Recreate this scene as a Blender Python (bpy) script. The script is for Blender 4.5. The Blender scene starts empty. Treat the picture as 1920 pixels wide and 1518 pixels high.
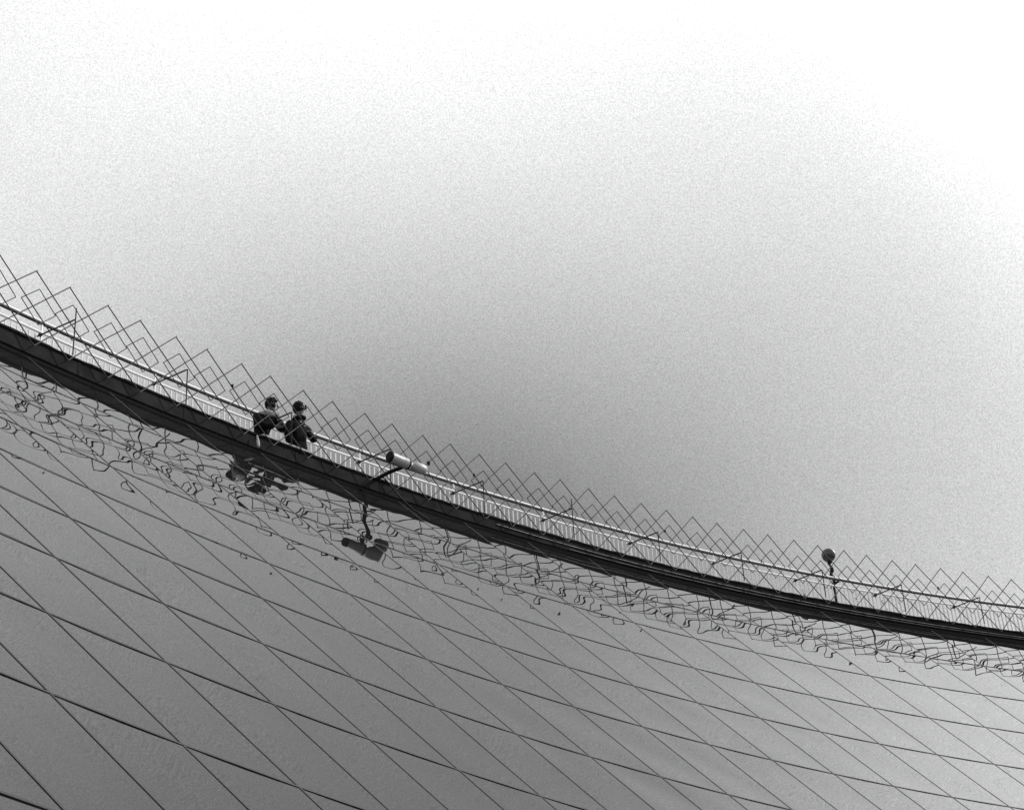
import bpy, bmesh, math, random
from mathutils import Vector, Matrix
random.seed(7)
R = math.radians
scene = bpy.context.scene
COL = scene.collection

# ------------------------------------------------------------------ camera
EYE = 1.6                                   # the camera stands at the foot of the sloping glass
PITCH, ROLL = R(29.1586), R(-4.1403)
cam_d = bpy.data.cameras.new('camera')
cam = bpy.data.objects.new('camera', cam_d); COL.objects.link(cam)
cam_d.sensor_width = 36.0
cam_d.lens = 3243.68 / 1920.0 * 36.0
cam_d.clip_start = 0.05; cam_d.clip_end = 6000
rt = Vector((1, 0, 0)); upv = Vector((0, -math.sin(PITCH), math.cos(PITCH))); fw = Vector((0, math.cos(PITCH), math.sin(PITCH)))
c_, s_ = math.cos(ROLL), math.sin(ROLL)
cr = c_*rt + s_*upv; cu = -s_*rt + c_*upv
m3 = Matrix((cr, cu, -fw)).transposed()
cam.matrix_world = Matrix.Translation((0, 0, EYE)) @ m3.to_4x4()
scene.camera = cam
scene.view_settings.view_transform = 'Standard'
scene.view_settings.look = 'None'
scene.view_settings.exposure = 0.0
scene.view_settings.gamma = 1.0

# ------------------------------------------------------------------ sky: thin bright overcast, brighter toward the sun on the right
SUN_AZ, SUN_EL = R(75), R(36)               # azimuth measured from +Y toward +X
world = bpy.data.worlds.new('World'); scene.world = world; world.use_nodes = True
nt = world.node_tree; N = nt.nodes; L = nt.links
for n in list(N): N.remove(n)
def wn(t, **k):
    n = N.new(t)
    for a, b in k.items(): setattr(n, a, b)
    return n
def wmath(op, a, b=None, c=None):
    n = wn('ShaderNodeMath', operation=op)
    for i, v in enumerate((a, b, c)):
        if v is None: continue
        if isinstance(v, (int, float)): n.inputs[i].default_value = v
        else: L.new(v, n.inputs[i])
    return n.outputs[0]
tc = wn('ShaderNodeTexCoord').outputs['Generated']
CLOUDS = [(-0.293,0.657,0.695,0.101),(-0.127,0.72,0.682,0.08),(0.051,0.73,0.682,0.563),(0.214,0.699,0.682,-0.80),
 (0.349,0.656,0.669,1.40),(-0.259,0.798,0.545,0.188),(-0.114,0.811,0.574,-0.171),(0.029,0.829,0.559,0.14),
 (0.172,0.811,0.559,0.453),(0.337,0.757,0.559,-1.536),(-0.062,0.889,0.454,-0.598),(0.093,0.886,0.454,-0.26),
 (0.265,0.867,0.423,0.408),(0.485,0.621,0.616,2.1),(0.682,0.394,0.616,4.6),(-0.506,0.723,0.469,-0.104),
 (0.044,0.498,0.866,0.555),(0.304,0.434,0.848,-0.255),(0.0,0.978,0.208,-0.346)]
K = 30.0
acc = None
for (x, y, z, w) in CLOUDS:
    d = wn('ShaderNodeVectorMath', operation='DOT_PRODUCT'); L.new(tc, d.inputs[0]); d.inputs[1].default_value = (x, y, z)
    e = wmath('EXPONENT', wmath('MULTIPLY_ADD', d.outputs['Value'], K, -K))
    acc = wmath('MULTIPLY_ADD', e, w, acc if acc is not None else 0.79)
# soft cloud texture and very fine grain put into the sky brightness
def wnoise(scale, detail, lo, hi, rough=0.5):
    n = wn('ShaderNodeTexNoise'); L.new(tc, n.inputs['Vector'])
    n.inputs['Scale'].default_value = scale; n.inputs['Detail'].default_value = detail; n.inputs['Roughness'].default_value = rough
    m = wn('ShaderNodeMapRange'); L.new(n.outputs['Fac'], m.inputs['Value'])
    m.inputs['From Min'].default_value = 0.3; m.inputs['From Max'].default_value = 0.7
    m.inputs['To Min'].default_value = lo; m.inputs['To Max'].default_value = hi
    return m.outputs['Result']
acc = wmath('MULTIPLY', acc, wnoise(3.6, 5, 0.95, 1.05))
acc = wmath('MULTIPLY', acc, wnoise(1250.0, 1, 0.82, 1.18, 0.6))
acc = wmath('MAXIMUM', acc, 0.05)
sky = wn('ShaderNodeTexSky', sky_type='NISHITA'); sky.sun_disc = False
sky.sun_elevation = SUN_EL; sky.sun_rotation = SUN_AZ
bw = wn('ShaderNodeRGBToBW'); L.new(sky.outputs['Color'], bw.inputs['Color'])
veil = wmath('MULTIPLY', bw.outputs['Val'], 0.004)          # the clear sky behind the cloud adds only a little
tot = wmath('ADD', acc, veil)
comb = wn('ShaderNodeCombineColor')
for i, k in enumerate((0.995, 1.0, 1.0)):
    L.new(wmath('MULTIPLY', tot, k), comb.inputs[i])
bg = wn('ShaderNodeBackground'); L.new(comb.outputs[0], bg.inputs['Color']); bg.inputs['Strength'].default_value = 0.94
wo = wn('ShaderNodeOutputWorld'); L.new(bg.outputs[0], wo.inputs['Surface'])

sd = bpy.data.lights.new('sun', 'SUN'); sd.energy = 2.6; sd.angle = R(3.0); sd.color = (1, 0.995, 0.985)
sun = bpy.data.objects.new('sun', sd); COL.objects.link(sun)
tosun = Vector((math.sin(SUN_AZ)*math.cos(SUN_EL), math.cos(SUN_AZ)*math.cos(SUN_EL), math.sin(SUN_EL)))
sun.rotation_euler = tosun.to_track_quat('Z', 'Y').to_euler()

# ------------------------------------------------------------------ helpers
AX, AY = 29.956, -7.619                     # axis of the round building
def P(phi, r, z): return Vector((AX + r*math.sin(phi), AY + r*math.cos(phi), z + EYE))
def cone_z(r): return 10.929 + (r - 44.082)/1.0184
def cone_r(z): return 44.082 + (z - 10.929)*1.0184
def mat(name, col, rough=0.6, metal=0.0, noise=0.0, nscale=8.0, bump=0.0, spec=0.5):
    m = bpy.data.materials.new(name); m.use_nodes = True
    t = m.node_tree; b = t.nodes['Principled BSDF']
    b.inputs['Roughness'].default_value = rough; b.inputs['Metallic'].default_value = metal
    b.inputs['Specular IOR Level'].default_value = spec
    if isinstance(col, (int, float)): col = (col, col, col)
    b.inputs['Base Color'].default_value = (*col, 1)
    if noise or bump:
        tcn = t.nodes.new('ShaderNodeTexCoord')
        n = t.nodes.new('ShaderNodeTexNoise'); n.inputs['Scale'].default_value = nscale; n.inputs['Detail'].default_value = 6
        t.links.new(tcn.outputs['Object'], n.inputs['Vector'])
        if noise:
            mr = t.nodes.new('ShaderNodeMapRange'); mr.inputs['From Min'].default_value = .3; mr.inputs['From Max'].default_value = .7
            mr.inputs['To Min'].default_value = 1-noise; mr.inputs['To Max'].default_value = 1+noise
            t.links.new(n.outputs['Fac'], mr.inputs['Value'])
            mx = t.nodes.new('ShaderNodeVectorMath'); mx.operation = 'SCALE'; mx.inputs[0].default_value = col
            t.links.new(mr.outputs['Result'], mx.inputs['Scale']); t.links.new(mx.outputs['Vector'], b.inputs['Base Color'])
        if bump:
            bp = t.nodes.new('ShaderNodeBump'); bp.inputs['Strength'].default_value = bump; bp.inputs['Distance'].default_value = .02
            t.links.new(n.outputs['Fac'], bp.inputs['Height']); t.links.new(bp.outputs['Normal'], b.inputs['Normal'])
    return m
M = dict(
 white=mat('white_paint', .86, .35, noise=.05), bal=mat('baluster_paint', .56, .4, noise=.08),
 iron=mat('dark_iron', .010, .7, .0, spec=.2, noise=.3, nscale=20), steel=mat('galvanised_wire', .016, .7, .0, noise=.2, nscale=12),
 arm=mat('black_steel', .006, .6, spec=.2), lampbody=mat('grey_enamel', .34, .35, noise=.12, nscale=14),
 lens=mat('dark_lens', .008, .6, spec=.1), fascia=mat('bitumen_sheet', .014, .9, spec=.12, noise=.6, nscale=4, bump=.6),
 coping=mat('weathered_coping', .016, .95, spec=.12, noise=.6, nscale=9, bump=.8), trim=mat('zinc_trim', .16, .5, .3, noise=.4, nscale=6),
 black=mat('black_shade', .006, .9), joint=mat('joint_sealant', .018, .8, noise=.3),
 paving=mat('paving', .22, .85, noise=.2, nscale=2, bump=.3), concrete=mat('concrete', .3, .85, noise=.2, nscale=2),
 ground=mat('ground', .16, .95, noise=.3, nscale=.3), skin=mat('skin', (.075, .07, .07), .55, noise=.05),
 coat=mat('black_coat', .004, .95, noise=.3, nscale=25, bump=.5, spec=.15), trousers=mat('dark_trousers', .006, .95, noise=.3, nscale=25, spec=.15),
 scarf=mat('grey_scarf', .30, .95, noise=.35, nscale=40, bump=1.0), hair=mat('dark_hair', .006, .8, spec=.15, noise=.4, nscale=60, bump=1.0),
 glasses=mat('black_glasses', .005, .1), cloth=mat('pale_cloth', .38, .9, noise=.2, nscale=30, bump=.6),
 coping_light=mat('coping_painted_light', .33, .8, noise=.3, nscale=12), globe=mat('smoked_globe', .015, .07, spec=.8), leafm=mat('leaf', .05, .7, noise=.4, nscale=30),
 boot=mat('boot', .02, .6))
def link(name, me, m, parent=None, smooth=False):
    o = bpy.data.objects.new(name, me); COL.objects.link(o)
    if m is not None and not me.materials: me.materials.append(m)
    if smooth:
        for p in me.polygons: p.use_smooth = True
    if parent is not None: o.parent = parent
    return o
def thing(name, label, cat, loc=(0, 0, 0), group=None):
    o = bpy.data.objects.new(name, None); COL.objects.link(o); o.empty_display_size = .1
    o.location = loc; o['label'] = label; o['category'] = cat
    if group: o['group'] = group
    return o
def settle(root):
    """keep world placement of meshes modelled in world space under a moved root"""
    mv = Matrix.Translation(root.location).inverted()
    bpy.context.view_layer.update()
    for ch in root.children:
        ch.matrix_parent_inverse = mv
class MB:
    def __init__(s): s.v = []; s.f = []
    def add(s, vs, fs):
        b = len(s.v); s.v += [tuple(v) for v in vs]; s.f += [tuple(b+i for i in f) for f in fs]
    def tube(s, pts, rad, n=6, cap=True):
        """round bar through points; rad a number or a list"""
        pts = [Vector(p) for p in pts]; rads = rad if isinstance(rad, (list, tuple)) else [rad]*len(pts)
        vs = []; fs = []; prev = None
        for i, p in enumerate(pts):
            d = (pts[min(i+1, len(pts)-1)] - pts[max(i-1, 0)]).normalized()
            if prev is None:
                a = d.cross(Vector((0, 0, 1)));  a = a if a.length > .05 else d.cross(Vector((1, 0, 0)))
            else: a = prev - d*prev.dot(d)
            a.normalize(); prev = a; b = d.cross(a)
            for k in range(n):
                t = 2*math.pi*k/n; vs.append(p + (a*math.cos(t) + b*math.sin(t))*rads[i])
        for i in range(len(pts)-1):
            for k in range(n):
                fs.append((i*n+k, i*n+(k+1) % n, (i+1)*n+(k+1) % n, (i+1)*n+k))
        if cap: fs.append(tuple(reversed(range(n)))); fs.append(tuple((len(pts)-1)*n+k for k in range(n)))
        s.add(vs, fs)
    def box(s, c, ax, ay, az):
        """box centred at c with half-axis vectors"""
        c = Vector(c); vs = [c + ax*i + ay*j + az*k for i in (-1, 1) for j in (-1, 1) for k in (-1, 1)]
        s.add(vs, [(0,1,3,2),(4,6,7,5),(0,4,5,1),(2,3,7,6),(0,2,6,4),(1,5,7,3)])
    def lathe(s, c, d, prof, n=24):
        """profile of (distance along d, radius)"""
        c = Vector(c); d = Vector(d).normalized(); a = d.cross(Vector((0, 0, 1)))
        if a.length < .05: a = Vector((1, 0, 0))
        a.normalize(); b = d.cross(a); vs = []; fs = []
        for (t, r_) in prof:
            for k in range(n):
                w = 2*math.pi*k/n; vs.append(c + d*t + (a*math.cos(w) + b*math.sin(w))*r_)
        for i in range(len(prof)-1):
            for k in range(n): fs.append((i*n+k, i*n+(k+1) % n, (i+1)*n+(k+1) % n, (i+1)*n+k))
        s.add(vs, fs)
    def arc(s, sec, p0, p1, n):
        """closed section [(r,z)...] swept round the building"""
        vs = []; fs = []; k = len(sec)
        for i in range(n+1):
            ph = p0 + (p1-p0)*i/n
            vs += [P(ph, r_, z_) for r_, z_ in sec]
        for i in range(n):
            for j in range(k): fs.append((i*k+j, i*k+(j+1) % k, (i+1)*k+(j+1) % k, (i+1)*k+j))
        fs.append(tuple(range(k))); fs.append(tuple(reversed([n*k+j for j in range(k)])))
        s.add(vs, fs)
    def mesh(s, name):
        me = bpy.data.meshes.new(name); me.from_pydata(s.v, [], s.f)
        bm = bmesh.new(); bm.from_mesh(me); bmesh.ops.recalc_face_normals(bm, faces=bm.faces); bm.to_mesh(me); bm.free()
        return me
    def build(s, name, m, parent=None, smooth=False): return link(name, s.mesh(name), m, parent, smooth)
def circ(r0, z0, rad, n=8): return [(r0+rad*math.cos(2*math.pi*k/n), z0+rad*math.sin(2*math.pi*k/n)) for k in range(n)]

# ------------------------------------------------------------------ the setting: ground, plaza, walkway
g = MB(); g.add([(-3000, -3000, -.02), (3000, -3000, -.02), (3000, 3000, -.02), (-3000, 3000, -.02)], [(0, 1, 2, 3)])
o = g.build('ground', M['ground']); o['kind'] = 'structure'
g = MB(); n = 96; g.add([(AX+33.4*math.sin(2*math.pi*i/n), AY+33.4*math.cos(2*math.pi*i/n), 0.0) for i in range(n)], [tuple(range(n))])
o = g.build('plaza', M['paving']); o['kind'] = 'structure'
A0, A1 = -1.45, -0.15                      # arc of the building that the photograph can see, with a margin
wk = MB(); wk.arc([(45.37, 11.85), (48.6, 11.85), (48.6, 11.45), (45.37, 11.45)], A0, A1, 60)
o = wk.build('walkway', M['concrete']); o['kind'] = 'structure'

# ------------------------------------------------------------------ sloping reflective glass
DM, PH0 = 0.0299648, -0.9301477            # panel angle, a reference joint
def ring_z(k): return 10.929 - 1.0998*k     # ring joints
glass = thing('glass_slope', 'huge sloping wall of dark reflective glass panels with wavy fence reflections', 'glass wall', P(-.8, 33, -1.6))
gm = bpy.data.materials.new('reflective_glass'); gm.use_nodes = True
t = gm.node_tree; t.nodes.clear(); nn = t.nodes.new; ll = t.links.new
out = nn('ShaderNodeOutputMaterial'); mix = nn('ShaderNodeMixShader'); df = nn('ShaderNodeBsdfDiffuse'); gl = nn('ShaderNodeBsdfGlossy')
df.inputs['Color'].default_value = (.012, .012, .012, 1)
gl.inputs['Color'].default_value = (.61, .61, .61, 1); gl.inputs['Roughness'].default_value = 0.0
fr = nn('ShaderNodeFresnel'); fr.inputs['IOR'].default_value = 1.5
tcn = nn('ShaderNodeTexCoord'); uvn = nn('ShaderNodeUVMap'); uvn.uv_map = 'panel'; idn = nn('ShaderNodeUVMap'); idn.uv_map = 'cell'
def mth(op, a, b=None, c=None):
    n = nn('ShaderNodeMath'); n.operation = op
    for i, v in enumerate((a, b, c)):
        if v is None: continue
        if isinstance(v, (int, float)): n.inputs[i].default_value = v
        else: ll(v, n.inputs[i])
    return n.outputs[0]
sep = nn('ShaderNodeSeparateXYZ'); ll(uvn.outputs[0], sep.inputs[0])
def para(x): return mth('MULTIPLY', mth('MULTIPLY', x, mth('SUBTRACT', 1.0, x)), 4.0)
pil = mth('MULTIPLY', para(sep.outputs['X']), para(sep.outputs['Y']))
# roller waves of the pane, each pane out of step with its neighbours
off = nn('ShaderNodeVectorMath'); off.operation = 'MULTIPLY_ADD'
ll(idn.outputs[0], off.inputs[0]); off.inputs[1].default_value = (1.0, 1.0, 0); ll(uvn.outputs[0], off.inputs[2])
n1 = nn('ShaderNodeTexNoise'); n1.inputs['Scale'].default_value = 1.6; n1.inputs['Detail'].default_value = 0.0; asc = nn('ShaderNodeVectorMath'); asc.operation = 'MULTIPLY'; ll(off.outputs[0], asc.inputs[0]); asc.inputs[1].default_value = (.8, .95, 1); ll(asc.outputs[0], n1.inputs['Vector'])
n2 = nn('ShaderNodeTexNoise'); n2.inputs['Scale'].default_value = 0.8; n2.inputs['Detail'].default_value = 0.0; ll(tcn.outputs['Object'], n2.inputs['Vector'])
h = mth('MULTIPLY', pil, PILLOW := 0.0035)
h = mth('MULTIPLY_ADD', n1.outputs['Fac'], WAVE := 0.0122, h)
h = mth('MULTIPLY_ADD', n2.outputs['Fac'], SWELL := 0.004, h)
bp = nn('ShaderNodeBump'); bp.inputs['Strength'].default_value = 1.0; bp.inputs['Distance'].default_value = 1.0
ll(h, bp.inputs['Height'])
for s in (gl, fr): ll(bp.outputs['Normal'], s.inputs['Normal'])
# faint grime
n3 = nn('ShaderNodeTexNoise'); n3.inputs['Scale'].default_value = .8; n3.inputs['Detail'].default_value = 5; ll(tcn.outputs['Object'], n3.inputs['Vector'])
mr = nn('ShaderNodeMapRange'); mr.inputs['To Min'].default_value = .92; mr.inputs['To Max'].default_value = 1.06; ll(n3.outputs['Fac'], mr.inputs['Value'])
n4 = nn('ShaderNodeTexNoise'); n4.inputs['Scale'].default_value = 75; n4.inputs['Detail'].default_value = 1; ll(tcn.outputs['Object'], n4.inputs['Vector'])   # fine grain put into the reflection strength
mr4 = nn('ShaderNodeMapRange'); mr4.inputs['From Min'].default_value = .3; mr4.inputs['From Max'].default_value = .7
mr4.inputs['To Min'].default_value = .86; mr4.inputs['To Max'].default_value = 1.14; ll(n4.outputs['Fac'], mr4.inputs['Value'])
ll(mth('MULTIPLY', mth('MULTIPLY', fr.outputs[0], mr.outputs['Result']), mr4.outputs['Result']), mix.inputs[0])
ll(df.outputs[0], mix.inputs[1]); ll(gl.outputs[0], mix.inputs[2]); ll(mix.outputs[0], out.inputs[0])
MK0, MK1 = -17, 26
zs = [12.10] + [ring_z(k) for k in range(0, 12)]
# one bent sheet: every pane curved to the cone, four facets across, smooth shaded
SUB = 4; cols = (MK1-MK0)*SUB
vs = [tuple(P(PH0 + (MK0 + c/SUB)*DM, cone_r(z), z)) for z in zs for c in range(cols+1)]
fs = []; uv = []; cell = []
for k in range(len(zs)-1):
    for c in range(cols):
        a = (k+1)*(cols+1)+c; d_ = k*(cols+1)+c
        fs.append((a, a+1, d_+1, d_))
        m0 = c//SUB; u0 = (c % SUB)/SUB; u1_ = u0 + 1/SUB
        uv += [(u0, 0), (u1_, 0), (u1_, 1), (u0, 1)]; cell += [(m0, -k-1)]*4
me = bpy.data.meshes.new('glass_panels'); me.from_pydata(vs, [], fs)
u1 = me.uv_layers.new(name='panel'); u2 = me.uv_layers.new(name='cell')
for i in range(len(uv)): u1.data[i].uv = uv[i]; u2.data[i].uv = cell[i]
gp = link('glass_panels', me, gm, glass, True)
if me.polygons[0].normal.z < 0: me.flip_normals()
nrm = 0.70
def lift(phi, z, e=.006):
    r_ = cone_r(z); return P(phi, r_ - e*.70, z + e*.71)
def strip(a, b, w, nseg):
    """flat cover strip between two points on the glass"""
    a = Vector(a); b = Vector(b)
for k in range(0, 12):
    z = ring_z(k); mb = MB(); w = .0125
    for mI in range(MK0, MK1):
        a, b = PH0 + mI*DM, PH0 + (mI+1)*DM
        q = []
        for (ph) in (a, b):
            for dz in (-w, w):
                q.append(lift(ph, z + dz*.7, .001)); q.append(lift(ph, z + dz*.7, .0035))
        mb.add(q, [(0,1,3,2), (4,6,7,5), (1,5,7,3), (0,4,5,1), (2,3,7,6)])
    mb.build('ring_joint', M['joint'], glass)
for mI in range(MK0, MK1+1):
    ph = PH0 + mI*DM; w = .0105; mb = MB(); q = []
    for z in (12.095, ring_z(11)):
        tdir = Vector((math.cos(ph), -math.sin(ph), 0))
        for s in (-w, w): q.append(lift(ph, z, .001) + tdir*s); q.append(lift(ph, z, .0032) + tdir*s)
    mb.add(q, [(0,1,3,2), (4,6,7,5), (1,5,7,3), (0,4,5,1), (2,3,7,6)])
    mb.build('sloping_joint', M['joint'], glass)
settle(glass)

# ------------------------------------------------------------------ parapet above the glass
par = thing('parapet', 'low dark weathered parapet kerb running along the top of the glass slope', 'parapet', P(-.7, 45.27, 12.1))
def top_z(ph): return -.14*(ph + .72)          # the kerb falls very slightly toward the right
def fall(me):
    for v in me.vertices:
        ph = math.atan2(v.co.x-AX, v.co.y-AY)
        if v.co.z - EYE > 12.2: v.co.z += top_z(ph)
    return me
mb = MB(); mb.arc([(45.27, 12.16), (45.27, 12.345), (45.36, 12.345), (45.36, 12.16)], A0, A1, 160); link('fascia_sheet', fall(mb.mesh('fascia_sheet')), M['fascia'], par)
mb = MB(); mb.arc([(45.30, 12.00), (45.30, 12.159), (45.36, 12.159), (45.36, 12.00)], A0, A1, 160); mb.build('shadow_strip', M['black'], par)  # set-back strip, shade below the fascia put into its black colour
mb = MB(); mb.arc([(45.245, 12.347), (45.245, 12.368), (45.42, 12.392), (45.42, 12.347)], A0, A1, 400)
# uneven weathered top
me = fall(mb.mesh('coping'))
rz = random.Random(3)
for v in me.vertices:
    if v.co.z - EYE - top_z(math.atan2(v.co.x-AX, v.co.y-AY)) > 12.36: v.co.z += rz.uniform(-.008, .014)
link('coping', me, M['coping'], par)
for i in range(26):                              # lapped seams of the sheet
    ph = -1.2 + i*.0413 + rz.uniform(-.004, .004); tdir = Vector((math.cos(ph), -math.sin(ph), 0)); rdir = Vector((math.sin(ph), math.cos(ph), 0))
    mb = MB(); mb.box(P(ph, 45.268, 12.25+top_z(ph)/2), tdir*rz.uniform(.008, .02), rdir*.004, Vector((0, 0, .088))); mb.build('sheet_seam', M['coping'], par)
mb = MB(); mb.arc([(45.252, 12.245), (45.252, 12.252), (45.269, 12.256), (45.269, 12.245)], -.735, A1, 110); link('edge_trim', fall(mb.mesh('edge_trim')), M['trim'], par)
mb = MB(); mb.arc([(45.256, 12.175), (45.256, 12.179), (45.269, 12.181), (45.269, 12.175)], -.70, A1, 100); mb.build('edge_trim', M['trim'], par)
settle(par)

# ------------------------------------------------------------------ railing
PP0, DPP = -0.9150578, 0.0434897
rail = thing('railing', 'white tubular railing with thin upright balusters along the walkway above the dark parapet', 'railing', P(-.7, 46, 11.8))
RR = 45.99
G0, G1 = PP0 - 4*DPP, PP0 + 15*DPP
# handrail broken where the two people stand in front is simply hidden by them
mb = MB(); mb.arc(circ(RR, 13.268, .022), G0, G1, 200); mb.build('handrail', M['white'], rail, True)
mb = MB(); mb.arc([(RR+.015, 13.246), (RR-.018, 13.246), (RR-.018, 13.226), (RR+.015, 13.222)], G0, G1, 200); mb.build('handrail_shade', M['iron'], rail)  # dark bar added to stand for the shade under the handrail
mb = MB(); mb.arc(circ(RR, 13.09, .021), G0, G1, 200); mb.build('mid_rail', M['white'], rail, True)
mb = MB(); mb.arc([(RR-.015, 11.96), (RR+.015, 11.96), (RR+.015, 11.99), (RR-.015, 11.99)], G0, G1, 200); mb.build('bottom_rail', M['white'], rail)
mb = MB(); mb.tube([(0, 0, 0), (0, 0, 1.39)], .017, 8); pm = mb.mesh('post'); pm.materials.append(M['white'])
for i in range(-4, 16):
    o = link('post', pm, None, rail); o.location = P(PP0 + i*DPP, RR+.004, 11.83)
mb = MB(); mb.box((0, 0, .55), Vector((.0085, 0, 0)), Vector((0, .010, 0)), Vector((0, 0, .55))); bmsh = mb.mesh('baluster'); bmsh.materials.append(M['bal'])
NB = 20; allb = [(PP0 + (i + j/NB)*DPP) for i in range(-4, 15) for j in range(1, NB)]
ind = sorted(allb, key=lambda a: abs(a + .76))[:99]
rest = MB()
for a in allb:
    if a in ind:
        o = link('baluster', bmsh, None, rail); o.location = P(a, RR, 11.955); o.rotation_euler.z = -a
    else:
        tdir = Vector((math.cos(a), -math.sin(a), 0)); rdir = Vector((math.sin(a), math.cos(a), 0))
        rest.box(P(a, RR, 12.505), tdir*.0085, rdir*.010, Vector((0, 0, .55)))
o = rest.build('balusters', M['bal'], rail); o['kind'] = 'stuff'
settle(rail)

# ------------------------------------------------------------------ lattice screen in front of the railing
lat = thing('lattice_screen', 'spiky lattice of crossing thin steel bars standing out in front of the railing', 'lattice fence', P(-.7, 45.05, 12.2))
def PK(i): return -0.90224 + .01349*i - (.0008 if i % 2 else 0)      # outer peaks
def VB(i): return -0.90292 + .01347*i - (.0011 if i % 2 else 0)
def IN(i): return -0.90258 + .01343*i - (.0010 if i % 2 else 0)
def jit(s=.006): return random.uniform(-s, s)
pk = {i: P(PK(i)+jit(.0003), 45.30+jit(.01), 13.499+.0005*i+jit(.012)) for i in range(-12, 46)}
vb = {i: P(VB(i)+jit(.0003), 45.19+jit(.01), 12.254+jit(.010)) for i in range(-12, 46)}
BW = .0088
for i in range(-10, 44):
    off = Vector((.0, .0, .0))
    if i+2 in vb:
        d = Vector((math.sin(PK(i)), math.cos(PK(i)), 0))*.008
        mid = (pk[i]+vb[i+2])/2 + Vector((jit(.01), jit(.01), jit(.01)))
        mb = MB(); mb.tube([pk[i]+d, mid+d, vb[i+2]+d*.2], BW, 5); mb.build('lattice_bar', M['steel'], lat)
    if i-2 in vb:
        mid = (pk[i]+vb[i-2])/2 + Vector((jit(.01), jit(.01), jit(.01)))
        mb = MB(); mb.tube([pk[i]-d, mid-d, vb[i-2]-d*.2], BW, 5); mb.build('lattice_bar', M['steel'], lat)
for i in range(-8, 42):
    if i in (8, 9): zt = 0
    zt = 13.14-.0005*i; zb = 12.573-.0007*i; cphi = IN(i); zc = (zt+zb)/2
    hw = .0062
    pts = [P(cphi, 45.18, zt), P(cphi+hw, 45.17, zc-.02), P(cphi+.0003, 45.17, zb), P(cphi-hw, 45.18, zc+.02)]
    mb = MB()
    for a, b in ((0, 1), (1, 2), (2, 3), (3, 0)): mb.tube([pts[a], pts[b]], .0068, 5)
    mb.build('diamond_frame', M['steel'], lat)
for i in range(-3, 14):
    ph = PP0 + i*DPP
    mb = MB(); mb.tube([P(ph-.0008, 46.03, 13.035), P(ph-.0008, 45.2, 12.935)], .0115, 6); br = mb.build('bracket_arm', M['arm'], lat)
    e = 1 if i in (0, 5) else 0
    mb = MB(); mb.tube([P(ph-.0004, 45.20, 12.95+.18*e), P(ph-.0004, 45.21, 12.385)], .009, 6)
    mb.build('bracket_upright', M['iron'], lat)
    mb = MB(); mb.box(P(ph-.0008, 45.96, 13.03), Vector((math.cos(ph), -math.sin(ph), 0))*.02, Vector((math.sin(ph), math.cos(ph), 0))*.025, Vector((0, 0, .018)))
    mb.build('bracket_clamp', M['arm'], lat)
for i in (3, 11, 18, 29):
    p0 = pk[i]*.62 + vb[i+2]*.38
    mb = MB(); mb.lathe(p0-Vector((0, 0, .02)), (0, 0, 1), [(0, .001), (0, .02), (.04, .02), (.04, .001)], 8); mb.build('cable_clip', M['arm'], lat)
settle(lat)

# ------------------------------------------------------------------ twin floodlight on an arm
fl = thing('floodlight', 'twin cylindrical grey floodlight on a black arm reaching out over the glass slope', 'floodlight', P(-.7897, 45.27, 12.38))
pa, pb = P(-.7968, 44.60, 12.399), P(-.7889, 44.60, 12.379); pc = P(-.7804, 44.60, 12.373)
d = (pb-pa).normalized(); Ln = (pb-pa).length
mb = MB(); mb.lathe(pa, d, [(0, .074), (.0, .082), (.02, .084), (.12, .083), (.24, .082), (Ln-.01, .086), (Ln, .086), (Ln, .03)]); mb.build('lamp_housing', M['lampbody'], fl, False)
mb = MB(); mb.lathe(pa, d, [(-.010, .0), (-.012, .05), (-.010, .078), (.0, .0855), (.03, .0862), (.03, .07)]); mb.build('lens', M['lens'], fl)
mb = MB(); mb.lathe(pb, d, [(0, .03), (0, .092), (.022, .092), (.022, .03)]); mb.build('mounting_ring', M['arm'], fl)
d2 = (pc-pb).normalized(); L2 = (pc-pb).length
mb = MB(); mb.lathe(pb, d2, [(.022, .052), (.05, .058), (.075, .040), (.10, .040), (.115, .055), (.14, .072), (.20, .083), (.29, .083), (L2-.03, .076), (L2-.008, .058), (L2, .0)], 28); mb.build('lamp_housing', M['lampbody'], fl, True)
mb = MB(); mb.tube([pb+d*.0+Vector((0, 0, -.03)), P(-.7904, 44.95, 12.355), P(-.7896, 45.29, 12.395)], [.030, .031, .032], 8); mb.build('arm', M['arm'], fl)
mb = MB(); mb.tube([P(-.7893, 45.15, 12.36), P(-.7862, 45.13, 12.24), P(-.7830, 45.10, 12.08), P(-.7795, 45.0, 11.88), P(-.7760, 44.8, 11.66)], .011, 6); mb.build('power_cable', M['arm'], fl, True)
mb = MB(); q = P(-.7768, 44.70, 12.57); mb.lathe(q, (0, 0, 1), [(0, .0), (0, .024), (.05, .028), (.06, .0)], 10)
mb.tube([q, q-Vector((0, 0, .02)), pc-d2*.03+Vector((0, 0, .05))], .004, 5); mb.build('photocell', M['arm'], fl)
settle(fl)

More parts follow.
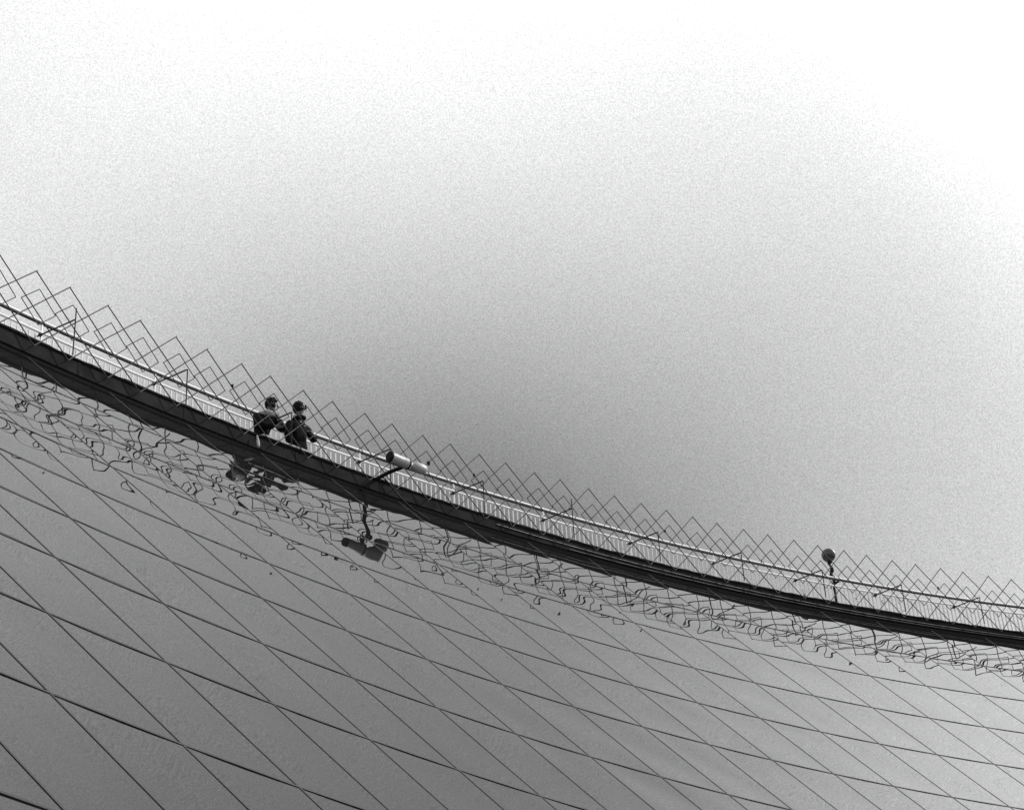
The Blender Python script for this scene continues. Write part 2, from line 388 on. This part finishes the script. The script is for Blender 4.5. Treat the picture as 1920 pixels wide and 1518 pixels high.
# ------------------------------------------------------------------ globe lamp
gl_ = thing('globe_lamp', 'dark glass globe lamp on a twisted post behind the railing', 'lamp', P(-.5395, 46.35, 11.8))
gc = P(-.5395, 46.35, 13.955)
mb = MB(); rad = .145; mb.lathe(gc-Vector((0, 0, rad)), (0, 0, 1), [(rad-rad*math.cos(math.pi*k/20), rad*math.sin(math.pi*k/20)+1e-4) for k in range(21)], 32); mb.build('globe', M['globe'], gl_, True)
base = P(-.5395, 46.35, 11.8); top = gc - Vector((0, 0, rad-.01))
pts = []; rr = []
for k in range(41):
    tt = k/40; z = base.z + (top.z-base.z)*tt; am = .022*max(0, min(1, (tt-.5)*4))
    pts.append(Vector((base.x + am*math.sin(tt*50)+.03*(1-tt), base.y + am*math.cos(tt*50), z)))
    rr.append(.024 + (.018*abs(math.sin(tt*40)) if tt > .55 else 0) - (.010 if tt > .93 else 0))
mb = MB(); mb.tube(pts, rr, 8); mb.build('post', M['arm'], gl_, True)
mb = MB(); mb.lathe(top-Vector((0, 0, .05)), (0, 0, 1), [(0, .02), (.01, .045), (.05, .055), (.065, .03)], 16); mb.build('globe_collar', M['arm'], gl_)
mb = MB(); q = base + Vector((0, 0, 1.50)); mb.tube([q+Vector((-.06, 0, -.07)), q+Vector((-.01, 0, .02)), q+Vector((.10, -.02, .06)), q+Vector((.13, -.02, .05))], [.02, .035, .022, .008], 7); mb.build('scroll', M['arm'], gl_, True)
settle(gl_)

# ------------------------------------------------------------------ pale strip for lit coping, and pale bag at the parapet by the people
bd = MB(); bd.arc([(45.225, 12.386), (45.225, 12.412), (45.34, 12.424), (45.34, 12.398)], -.8400, -.8190, 12)  # added strip; its pale colour stands for light on the coping
o = bd.build('lit_coping', M['coping_light']); o['label'] = 'narrow strip of parapet coping coloured pale as if lit, under the two people'; o['category'] = 'lit_coping'
bg_ = MB(); q = P(-.8431, 45.20, 12.33)
bg_.lathe(q, Vector((.12, -.05, -1)), [(0, .004), (.02, .013), (.05, .014), (.09, .022), (.14, .026), (.18, .022), (.205, .024), (.215, .004)], 12)
o = bg_.build('bag', M['cloth'], None, True); o['label'] = 'small pale cloth bag hanging against the parapet left of the two people'; o['category'] = 'bag'

# ------------------------------------------------------------------ straggling plant behind the balusters
pl = thing('climbing_plant', 'sparse straggling plant with small dark leaves behind the balusters near the globe lamp', 'plant', P(-.53, 46.1, 11.86))
rp = random.Random(11); st = MB(); lf = MB()
for k in range(9):
    ph = -.5625 + .0085*k + rp.uniform(-.002, .002); pts = []; z = 11.87
    top_ = rp.uniform(12.75, 13.3)
    while z < top_:
        pts.append(P(ph, 46.10+rp.uniform(-.03, .05), z)); z += .16; ph += rp.uniform(-.0016, .0018)
    st.tube(pts, .004, 5)
    for q in pts[3:]:
        for j in range(rp.choice((0, 1, 2))):
            a = Vector((rp.uniform(-1, 1), rp.uniform(-1, 1), rp.uniform(-.6, .8))).normalized(); b = a.cross(Vector((rp.uniform(-1, 1), .3, 1))).normalized()
            c = q + a*.03; L1 = rp.uniform(.018, .034); W1 = L1*.5
            lf.add([c-a*L1, c+b*W1, c+a*L1, c-b*W1, c+a.cross(b)*.004], [(0, 1, 4), (1, 2, 4), (2, 3, 4), (3, 0, 4)])
st.build('stem', M['leafm'], pl); lf.build('leaves', M['leafm'], pl); settle(pl)

# ------------------------------------------------------------------ people
def skinned(name, nodes, edges, m, parent, lev=2, root=0):
    """nodes: list of (co, rx, ry)"""
    me = bpy.data.meshes.new(name); me.from_pydata([tuple(n[0]) for n in nodes], edges, [])
    o = bpy.data.objects.new(name, me); COL.objects.link(o)
    sk = o.modifiers.new('s', 'SKIN'); sk.use_smooth_shade = True; sk.branch_smoothing = .6
    for i, n_ in enumerate(nodes):
        v = me.skin_vertices[0].data[i]; v.radius = (n_[1], n_[2] if len(n_) > 2 else n_[1]); v.use_root = (i == root)
    sb = o.modifiers.new('d', 'SUBSURF'); sb.levels = lev; sb.render_levels = lev
    dg = bpy.context.evaluated_depsgraph_get(); dg.update()
    me2 = bpy.data.meshes.new_from_object(o.evaluated_get(dg)); bpy.data.objects.remove(o)
    for p in me2.polygons: p.use_smooth = True
    me2.materials.clear()
    return link(name, me2, m, parent)
def person(phi, r, J, label, glasses, scarf, facing):
    """J in metres: x along the rail to the right, y away from the camera side, z up"""
    root = thing('person', label, 'person', P(phi, r, 11.86), 'people on the walkway')
    root.rotation_euler.z = -phi
    V = Vector
    H = V(J['head']); Nk = V(J['neck']); Ch = V(J['chest']); Wa = V(J['waist']); Pe = V(J['pelvis'])
    hx = V(facing).normalized()                         # direction the face points
    sx = hx.cross(V((0, 0, 1))).normalized(); hz = sx.cross(hx).normalized()
    SL, SR = V(J['shL']), V(J['shR'])
    nodes = [(Pe, .105, .085), (Wa, .10, .075), (Ch, .125, .09), (Nk, .048, .048), (Nk*.55+H*.45, .052, .055), (H+hz*.02-hx*.01, .082, .088), (H+hz*.075-hx*.02, .055, .06)]
    ed = [(0, 1), (1, 2), (2, 3), (3, 4), (4, 5), (5, 6)]
    def chain(st, pts):
        last = st
        for c, a in pts:
            nodes.append((V(c), a, a)); ed.append((last, len(nodes)-1)); last = len(nodes)-1
        return last
    hands = []
    for S, E, W, Hd in ((SL, J['elL'], J['wrL'], J['haL']), (SR, J['elR'], J['wrR'], J['haR'])):
        E, W, Hd = V(E), V(W), V(Hd)
        l = chain(2, [(S, .055), ((S+E)/2, .045), (E, .040), ((E+W)/2, .036), (W, .026), ((W+Hd)/2, .034), (Hd, .033)])
        hd = (Hd-W).normalized(); side = hd.cross(V((0, -.4, 1))).normalized()
        up = side.cross(hd)
        for f in range(4):
            ofs = side*(.030-.020*f); ln = (.058, .068, .064, .050)[f]
            chain(l, [(Hd+ofs+hd*.025, .0095), (Hd+ofs+hd*(.025+ln*.5)-up*.012, .0085), (Hd+ofs*.9+hd*(.02+ln*.75)-up*.034, .0075)])
        chain(l-1, [((W+Hd)/2+side*.045+hd*.01, .011), ((W+Hd)/2+side*.062+hd*.035, .009)])
    for s in ('L', 'R'):
        Hp, Kn, An, Ft = (V(J[k+s]) for k in ('hip', 'kn', 'an', 'ft'))
        chain(0, [(Hp, .085), ((Hp+Kn)/2, .072), (Kn, .055), ((Kn+An)/2, .052), (An, .036), (Ft, .034)])
    skinned('body', nodes, ed, M['skin'], root)
    # face features and hair
    fm = MB(); fc = H + hx*.075
    fm.tube([fc+hz*.028, fc+hz*.004+hx*.024, fc-hz*.012+hx*.008], [.007, .013, .008], 7); fm.build('nose', M['skin'], root, True)
    fm = MB(); fm.tube([fc-hz*.042-sx*.022-hx*.004, fc-hz*.040+hx*.008, fc-hz*.042+sx*.022-hx*.004], [.003, .007, .003], 6); fm.build('mouth', M['glasses'], root, True)
    for s in (-1, 1):
        fm = MB(); fm.lathe(H+sx*s*.078-hx*.005+hz*.0, sx*s, [(0, .022), (.012, .026), (.018, .01)], 10); fm.build('ear', M['skin'], root, True)
        if not glasses:
            fm = MB(); fm.lathe(fc+hz*.028+sx*s*.03-hx*.01, hx, [(0, .012), (.012, .010), (.016, .001)], 10); fm.build('eye', M['glasses'], root, True)
    if glasses:
        fm = MB()
        for s in (-1, 1):
            fm.lathe(fc+hz*.028+sx*s*.034-hx*.002, hx, [(0, .003), (0, .026), (.018, .024), (.022, .002)], 14)
            fm.tube([fc+hz*.032+sx*s*.056, H+sx*s*.085+hz*.03], .005, 5)
        fm.tube([fc+hz*.032-sx*.03+hx*.014, fc+hz*.032+sx*.03+hx*.014], .005, 5)
        fm.build('sunglasses', M['glasses'], root)
    bm = bmesh.new(); bmesh.ops.create_icosphere(bm, subdivisions=4, radius=1)
    for v in bm.verts:
        c = v.co.copy(); nse = 1 + .05*math.sin(c.x*11+c.z*7)+.04*math.sin(c.y*17+c.z*9)
        v.co = H + hz*.028 - hx*.018 + (hx*c.x*.092 + sx*c.y*.084 + hz*c.z*.104)*nse
    kill = []
    for v in bm.verts:
        w = v.co - H
        if w.dot(hx) > .045 and w.dot(hz) < .085: kill.append(v)
        elif w.dot(hz) < -.05: kill.append(v)
    bmesh.ops.delete(bm, geom=kill, context='VERTS'); bmesh.ops.solidify(bm, geom=bm.faces[:], thickness=.01)
    me = bpy.data.meshes.new('hair'); bm.to_mesh(me); bm.free(); link('hair', me, M['hair'], root, True)
    # coat: torso, sleeves and skirt grown over the body
    nodes = [(Pe-V((0, 0, .02)), .165, .125), (Wa, .15, .115), (Ch+V((0, 0, -.02)), .17, .125), (Nk-V((0, 0, .045)), .085, .075)]; ed = [(0, 1), (1, 2), (2, 3)]
    for S, E, W in ((SL, J['elL'], J['wrL']), (SR, J['elR'], J['wrR'])):
        E, W = V(E), V(W)
        chain(2, [(S, .082), ((S+E)/2, .070), (E, .064), ((E+W)/2, .056), (W*.85+E*.15, .046)])
    for s in ('L', 'R'):
        Hp, Kn = V(J['hip'+s]), V(J['kn'+s]); chain(0, [(Hp, .125), ((Hp+Kn)/2, .115), (Kn, .105)])
    skinned('coat', nodes, ed, M['coat'], root)
    nodes = [(Pe-V((0, 0, .08)), .12, .10)]; ed = []
    for s in ('L', 'R'):
        Hp, Kn, An = V(J['hip'+s]), V(J['kn'+s]), V(J['an'+s]); chain(0, [(Hp, .105), ((Hp+Kn)/2, .092), (Kn, .075), ((Kn+An)/2, .068), (An, .062)])
    skinned('trousers', nodes, ed, M['trousers'], root)
    for s in ('L', 'R'):
        An, Ft = V(J['an'+s]), V(J['ft'+s]); d_ = (Ft-An); d_.z = 0; d_.normalize()
        skinned('shoe', [(An+V((0, 0, -.02)), .055), (V((An.x, An.y, .045))+d_*.03, .048), (V((An.x, An.y, .036))+d_*.12, .042), (V((An.x, An.y, .03))+d_*.19, .030)], [(0, 1), (1, 2), (2, 3)], M['boot'], root)
    fm = MB()
    cn = 16; fm.tube([Nk + V((.085*math.cos(2*math.pi*k/cn), .08*math.sin(2*math.pi*k/cn), -.005+.02*math.cos(2*math.pi*k/cn))) for k in range(cn+1)], .032, 8)
    fm.build('collar', M['coat'], root, True)
    if scarf:
        pts = []; nn_ = 18
        for k in range(nn_+1):
            a = 2*math.pi*k/nn_
            pts.append(Nk + V((.135*math.cos(a), .10*math.sin(a), -.035+.02*math.sin(a*2+1)+.045*math.cos(a))))
        fm = MB(); fm.tube(pts, [.052+.012*math.sin(k*1.7) for k in range(nn_+1)], 9); fm.build('scarf', M['scarf'], root, True)
    return root
# the left one bends forward over folded arms toward the right
J1 = dict(head=(.115, -.03, 1.375), neck=(.065, .0, 1.235), chest=(.0, .02, 1.06), waist=(-.04, .03, .86), pelvis=(-.05, .04, .72),
  shL=(-.165, .03, 1.135), shR=(.185, -.01, 1.145), elL=(-.15, -.12, .90), wrL=(.08, -.19, .93), haL=(.15, -.18, .955),
  elR=(.26, -.12, .955), wrR=(.17, -.24, .985), haR=(.11, -.26, 1.01),
  hipL=(-.13, .04, .70), knL=(-.14, -.02, .40), anL=(-.15, .03, .09), ftL=(-.17, -.09, .05),
  hipR=(.03, .04, .70), knR=(.05, -.03, .40), anR=(.05, .02, .09), ftR=(.07, -.10, .05))
person(-.8318, 45.66, J1, 'person in dark jacket and grey scarf leaning forward with folded arms', False, True, (.75, -.55, -.22))
J2 = dict(head=(.055, -.02, 1.515), neck=(.04, .0, 1.355), chest=(.02, .02, 1.16), waist=(.02, .02, .93), pelvis=(.03, .02, .77),
  shL=(-.14, .03, 1.235), shR=(.175, .0, 1.235), elL=(-.185, .0, 1.0), wrL=(-.17, -.05, .76), haL=(-.165, -.07, .68),
  elR=(.30, -.05, 1.02), wrR=(.19, -.17, 1.04), haR=(.11, -.20, 1.05),
  hipL=(-.06, .02, .75), knL=(-.09, -.02, .42), anL=(-.10, .03, .09), ftL=(-.12, -.09, .05),
  hipR=(.11, .02, .75), knR=(.15, -.02, .42), anR=(.16, .03, .09), ftR=(.18, -.09, .05))
person(-.8180, 45.66, J2, 'person in long black coat and sunglasses looking up to the right', True, False, (.85, -.45, .22))
